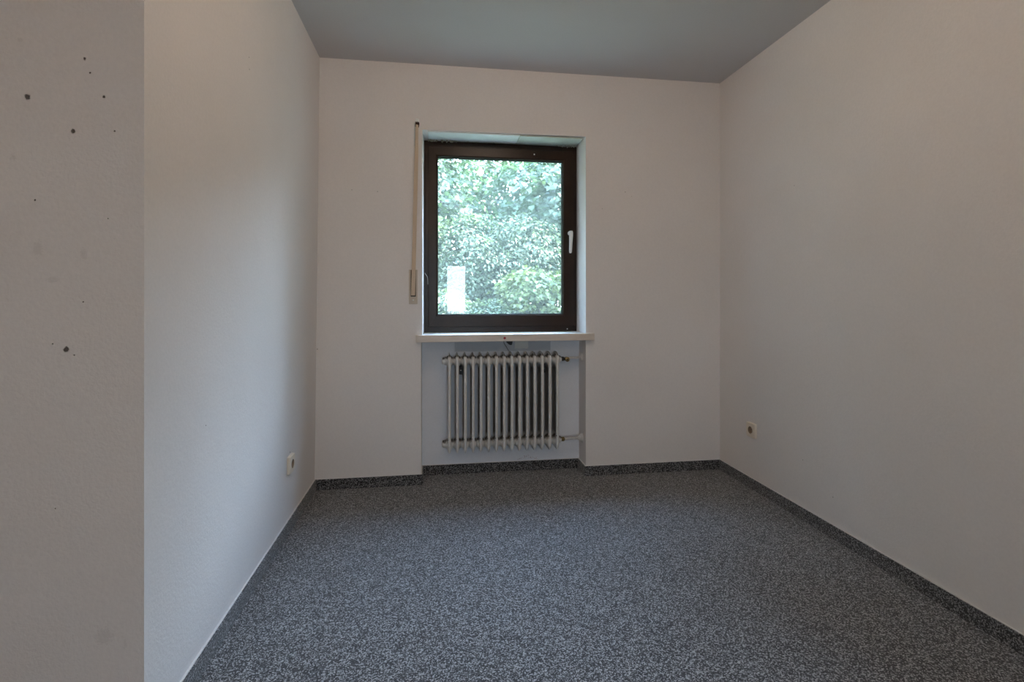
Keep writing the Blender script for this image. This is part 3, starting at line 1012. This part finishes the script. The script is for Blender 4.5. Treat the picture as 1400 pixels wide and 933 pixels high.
# ------------------------------------------------------------------ ceiling lamps (the glow of one on the ceiling and its glint in the pane are in view; the hall one is added as fill)
def bulb_material(name, power):
    m = bpy.data.materials.new(name)
    m.use_nodes = True
    nt = m.node_tree
    nt.nodes.clear()
    out = nt.nodes.new('ShaderNodeOutputMaterial')
    em = nt.nodes.new('ShaderNodeEmission')
    em.inputs[0].default_value = (1.0, 0.765, 0.575, 1)
    em.inputs[1].default_value = power
    nt.links.new(em.outputs[0], out.inputs[0])
    return m
def ceiling_lamp(label, x, y, m_bulb):
    lamp = empty('ceiling_lamp', (x, y, ROOM_H))
    tag(lamp, label, 'lamp')
    bm = bmesh.new(); add_lathe(bm, [(0, .045), (-.012, .045), (-.022, .030)], 'z', 24); mesh_obj('ceiling_rose', bm, m_handle, lamp)
    bm = bmesh.new(); add_lathe(bm, [(-.020, .021), (-.075, .021), (-.085, .018)], 'z', 20); mesh_obj('lampholder', bm, m_handle, lamp)
    bm = bmesh.new()
    add_lathe(bm, [(-.083, .013), (-.095, .016), (-.110, .026), (-.130, .0295), (-.148, .024), (-.158, .012), (-.160, .003)], 'z', 16)
    mesh_obj('bulb', bm, m_bulb, lamp, True)
ceiling_lamp('bare warm bulb in a white ceiling lampholder, mirrored in the window pane', 0.42, 1.37, bulb_material('bulb_glow_room', LAMP_POWER))
ceiling_lamp('unseen bare warm bulb added behind the camera to light the near wall', -0.45, -1.2, bulb_material('hall_fill_glow', HALL_FILL_POWER))

# ------------------------------------------------------------------ rear window behind the camera
w2 = empty('window_2', (RW[0], Y_REAR - .1, RW[2]))
struct(w2, 'narrow window behind the camera mirrored faintly in the pane', 'window')
bm = bmesh.new()
fw, a0, a1 = .02, -.03, .03
ww, hh = RW[1] - RW[0], RW[3] - RW[2]
add_box(bm, 0, fw, a0, a1, 0, hh); add_box(bm, ww - fw, ww, a0, a1, 0, hh)
add_box(bm, fw, ww - fw, a0, a1, 0, fw); add_box(bm, fw, ww - fw, a0, a1, hh - fw, hh)
mesh_obj('frame', bm, m_handle, w2)
bm = bmesh.new()
bm.faces.new([bm.verts.new(p) for p in ((fw, 0, fw), (ww - fw, 0, fw), (ww - fw, 0, hh - fw), (fw, 0, hh - fw))])
mesh_obj('glass_pane', bm, m_glass, w2)

portal('daylight_portal_front', ((GX0 + GX1) / 2, Y_FRAME + .08, (GZ0 + GZ1) / 2), GX1 - GX0, GZ1 - GZ0, (-math.pi / 2, 0, 0))
portal('daylight_portal_rear', ((RW[0] + RW[1]) / 2, Y_REAR - .15, (RW[2] + RW[3]) / 2), ww, hh, (math.pi / 2, 0, 0))

# ------------------------------------------------------------------ garden
G0 = -0.35
bm = box_bm(-40, 40, Y_OUT + .02, 60, G0 - .2, G0)
struct(mesh_obj('ground', bm, m_ground), 'dark garden ground below the trees', 'ground')
bm = box_bm(-40, 40, -40, Y_REAR - .22, G0 - .2, G0)
struct(mesh_obj('yard', bm, simple('yard_paving', (0.42, 0.42, 0.40), 0.9)), 'pale paved yard behind the house', 'ground')

OVAL = (np.array([(0, 0, 0), (.27, .42, .07), (0, 1, -.10), (-.27, .42, .07)]), [(0, 1, 2), (0, 2, 3)])
_m = [(0, 0), (.16, .10), (.46, .06), (.33, .28), (.58, .50), (.30, .52), (.22, .66), (0, 1.0), (-.22, .66), (-.30, .52), (-.58, .50), (-.33, .28), (-.46, .06), (-.16, .10)]
MAPLE = (np.array([(x, y, .10 * abs(x) - .12 * y * y) for x, y in _m]), [(0, 1, 2, 3), (0, 3, 4, 5), (0, 5, 6, 7), (0, 7, 8, 9), (0, 9, 10, 11), (0, 11, 12, 13)])

def leaf_mesh(name, tpl, pos, nrm, tan, size, mat):
    V, Fc = tpl
    n, k = len(pos), len(V)
    nrm = nrm / np.linalg.norm(nrm, axis=1, keepdims=True)
    tan = tan - nrm * np.sum(tan * nrm, axis=1, keepdims=True)
    tan = tan / np.maximum(1e-6, np.linalg.norm(tan, axis=1, keepdims=True))
    bit = np.cross(tan, nrm)
    v = pos[:, None, :] + size[:, None, None] * (V[None, :, 0:1] * bit[:, None, :] + V[None, :, 1:2] * tan[:, None, :] + V[None, :, 2:3] * nrm[:, None, :])
    v = v.reshape(-1, 3).astype(np.float32)
    fl = np.concatenate([np.array(f) for f in Fc])
    lens = np.array([len(f) for f in Fc])
    loops = (fl[None, :] + (np.arange(n) * k)[:, None]).reshape(-1).astype(np.int32)
    tot = np.tile(lens, n).astype(np.int32)
    start = np.concatenate([[0], np.cumsum(tot)[:-1]]).astype(np.int32)
    me = bpy.data.meshes.new(name)
    me.vertices.add(len(v)); me.vertices.foreach_set('co', v.ravel())
    me.loops.add(len(loops)); me.loops.foreach_set('vertex_index', loops)
    me.polygons.add(len(tot)); me.polygons.foreach_set('loop_start', start)
    try: me.polygons.foreach_set('loop_total', tot)
    except Exception: pass
    me.update(calc_edges=True)
    me.validate()
    me.materials.append(mat)
    return me

def crown(rs, lobes, n_spray, per, spray_r, leaf, flat=0.25):
    """lobes: list of (cx, cy, cz, rx, ry, rz). Leaves sit in layered sprays over the lobes. Returns arrays"""
    P, Nn, Tn, S, SC = [], [], [], [], []
    vol = np.array([l[3] * l[4] + l[3] * l[5] + l[4] * l[5] for l in lobes])
    vol = vol / vol.sum()
    for l, share in zip(lobes, vol):
        m = max(1, int(round(n_spray * share)))
        d = rs.normal(size=(m, 3)); d /= np.linalg.norm(d, axis=1, keepdims=True)
        r = rs.uniform(0.55, 1.0, (m, 1)) ** 0.6
        c = np.array(l[:3]) + d * r * np.array(l[3:])
        for q in range(m):
            k = int(per * rs.uniform(.6, 1.4))
            out = d[q] * np.array([1, 1, .35]); out /= np.linalg.norm(out) + 1e-6
            up = np.array([0, 0, 1.0]) * .8 + out * .55 + rs.normal(size=3) * .18
            up /= np.linalg.norm(up)
            a1 = np.cross(up, rs.normal(size=3)); a1 /= np.linalg.norm(a1); a2 = np.cross(up, a1)
            rr = np.sqrt(rs.uniform(0, 1, (k, 1))) * spray_r * rs.uniform(.6, 1.25)
            th = rs.uniform(0, 2 * np.pi, (k, 1))
            off = rr * (np.cos(th) * a1 + np.sin(th) * a2 * .8)
            pos = c[q] + off + up * rs.normal(size=(k, 1)) * spray_r * flat * .5
            pos[:, 2] -= (rr[:, 0] ** 2) * .45 / spray_r
            P.append(pos)
            Nn.append(up + rs.normal(size=(k, 3)) * .42)
            Tn.append(off / (np.linalg.norm(off, axis=1, keepdims=True) + 1e-6) + out * .5 + np.array([0, 0, -.35]) + rs.normal(size=(k, 3)) * .35)
            S.append(leaf * rs.uniform(.65, 1.25, k))
            SC.append(c[q])
    return np.concatenate(P), np.concatenate(Nn), np.concatenate(Tn), np.concatenate(S), np.array(SC)

def tree(name, label, cat, base, trunk_top, trunk_r, lobes, n_spray, per, spray_r, leaf, tpl, mat, seed, n_br=9, group=None):
    rs = np.random.RandomState(seed)
    e = empty(name, base)
    tag(e, label, cat, group)
    bx, by, bz = base
    inv = np.array(base)
    P, Nn, Tn, S, SC = crown(rs, lobes, n_spray, per, spray_r, leaf)
    keep = P[:, 2] > G0 + .02
    me = leaf_mesh('foliage', tpl, P[keep] - inv, Nn[keep], Tn[keep], S[keep], mat)
    f = link('foliage', me, e)
    f['kind'] = 'stuff'
    top = np.array(trunk_top) - inv
    bm = bmesh.new()
    mid = top * .5 + np.array([rs.uniform(-.08, .08), rs.uniform(-.08, .08), 0])
    add_tube(bm, [(0, 0, 0), tuple(mid), tuple(top)], [trunk_r, trunk_r * .75, trunk_r * .35], 9)
    mesh_obj('trunk', bm, m_bark, e, True)
    idx = rs.choice(len(SC), min(n_br, len(SC)), replace=False)
    for i in idx:
        t = rs.uniform(.35, .95)
        a = mid * (t / .5) if t < .5 else mid + (top - mid) * ((t - .5) / .5)
        b = SC[i] - inv
        m_ = (a + b) / 2 + np.array([0, 0, .12 * np.linalg.norm(b - a)])
        bm = bmesh.new()
        r0 = trunk_r * .38
        add_tube(bm, [tuple(a), tuple(m_), tuple(b)], [r0, r0 * .6, r0 * .18], 6)
        mesh_obj('branch', bm, m_bark, e, True)
    return e

# tall trees that shut off the sky on the left
tree('maple_tree', 'tall maple with grey branches at the upper left behind the window', 'tree', (-2.6, 10.2, G0), (-3.0, 10.0, 7.5), .16,
     [(-3.3, 10.0, 6.2, 2.0, 1.9, 3.6), (-0.6, 9.8, 3.3, 1.5, 1.2, 1.3), (-2.8, 9.8, 3.4, 1.6, 1.4, 2.2)], 1300, 26, .40, .10, MAPLE, m_leaf_maple, 11, 16)
tree('beech_tree', 'tall broad leafed tree far to the left of the garden', 'tree', (-5.5, 9.0, G0), (-5.2, 9.0, 8.5), .2,
     [(-5.6, 9.0, 6.4, 2.6, 2.2, 4.0), (-4.4, 8.2, 3.2, 1.8, 1.5, 2.2), (-7.4, 8.4, 3.8, 1.8, 1.6, 3.2)], 620, 26, .55, .17, OVAL, m_leaf_dark, 12, 12)
# maple leaning in from the right
tree('maple_tree', 'broad leafed maple hanging into the top right of the window view', 'tree', (3.6, 10.4, G0), (2.9, 10.0, 3.6), .11,
     [(2.2, 9.6, 3.05, 1.25, .9, .85), (3.6, 9.9, 3.0, 1.4, 1.1, 1.2), (5.2, 9.9, 2.6, 1.3, 1.1, 1.4)], 560, 26, .32, .105, MAPLE, m_leaf_maple, 13, 14)
# shrubs in the middle of the view
tree('garden_shrub', 'pale leafy shrub filling the middle of the window view', 'shrub', (0.9, 9.2, G0), (1.0, 9.1, 1.8), .05,
     [(0.55, 9.0, 1.75, .95, .7, .75), (1.45, 9.1, 1.95, .9, .7, .65), (0.2, 8.9, .8, .9, .7, .8)], 800, 30, .24, .070, OVAL, m_leaf_shrub, 14, 12)
tree('garden_shrub', 'yellow green shrub at the right of the window view', 'shrub', (1.75, 8.3, G0), (1.65, 8.2, 1.3), .04,
     [(1.45, 8.1, 1.22, .50, .40, .30), (2.2, 8.2, 1.0, .6, .5, .55)], 230, 26, .20, .070, MAPLE, m_leaf_yellow, 15, 8)
tree('garden_shrub', 'low pale shrub at the lower left of the window view', 'shrub', (0.1, 8.0, G0), (0.1, 7.9, .7), .04,
     [(-0.1, 7.9, .62, .75, .55, .62), (0.8, 7.9, .5, .6, .5, .55)], 520, 28, .20, .062, OVAL, m_leaf_shrub, 16, 8)
tree('garden_shrub', 'large pale shrub beyond the left edge of the window view', 'shrub', (-1.6, 8.4, G0), (-1.6, 8.3, 1.6), .05,
     [(-1.5, 8.2, 1.5, 1.0, .7, .9), (-2.9, 8.2, 1.0, 1.1, .8, 1.1), (-.7, 8.6, 2.2, .7, .6, .6)], 430, 28, .26, .09, OVAL, m_leaf_shrub, 17, 8)
tree('garden_shrub', 'large pale shrub beyond the right edge of the window view', 'shrub', (3.4, 8.6, G0), (3.4, 8.5, 1.6), .05,
     [(3.3, 8.4, 1.2, 1.0, .7, 1.1), (4.9, 8.6, 1.0, 1.2, .8, 1.2)], 380, 28, .26, .09, OVAL, m_leaf_shrub, 18, 8)
# unseen trees added near the house to block sky light from both sides
tree('beech_tree', 'unseen tall dense tree added close to the house to block sky light on the left', 'tree', (-4.6, 5.6, G0), (-4.4, 5.6, 6.5), .18,
     [(-4.8, 5.6, 5.2, 1.7, 1.5, 3.4), (-3.9, 6.2, 2.6, 1.4, 1.2, 2.4), (-6.0, 4.9, 2.6, 1.6, 1.3, 2.6)], 560, 26, .5, .20, OVAL, m_leaf_dark, 21, 10)
tree('beech_tree', 'unseen tall dense tree added close to the house to block sky light on the right', 'tree', (6.6, 6.6, G0), (6.6, 6.6, 6.0), .16,
     [(6.4, 6.9, 4.6, 1.6, 1.4, 2.8), (7.4, 5.6, 2.6, 1.6, 1.4, 2.8), (6.2, 7.4, 1.8, 1.5, 1.2, 2.0)], 520, 26, .5, .20, OVAL, m_leaf_dark, 22, 8)
# dense hedges behind everything
def hedge(label, y, tops, seed, leaf, n):
    lobes = [(x, y, t * .45 - .1, 1.7, .9, t * .55 + .1) for x, t in tops]
    tree('hedge', label, 'hedge', (1.0, y, G0), (1.0, y, 2.4), .1, lobes, n, 26, .42, leaf, OVAL, m_leaf_dark, seed, 10)
hedge('dense dark hedge closing the garden behind the shrubs', 12.4, [(-6, 5.4), (-3.7, 5.4), (-1.5, 5.4), (.6, 5.2), (2.7, 4.7), (4.9, 4.6), (7.1, 4.4), (9.3, 4.4)], 19, .2, 1500)
hedge('tall dark hedge rising behind the first hedge', 14.8, [(-7, 6.2), (-4.7, 6.2), (-2.5, 6.0), (-.4, 5.9), (1.7, 5.7), (3.9, 5.5), (6.1, 5.2), (8.3, 5.2), (10.5, 5)], 20, .26, 1100)
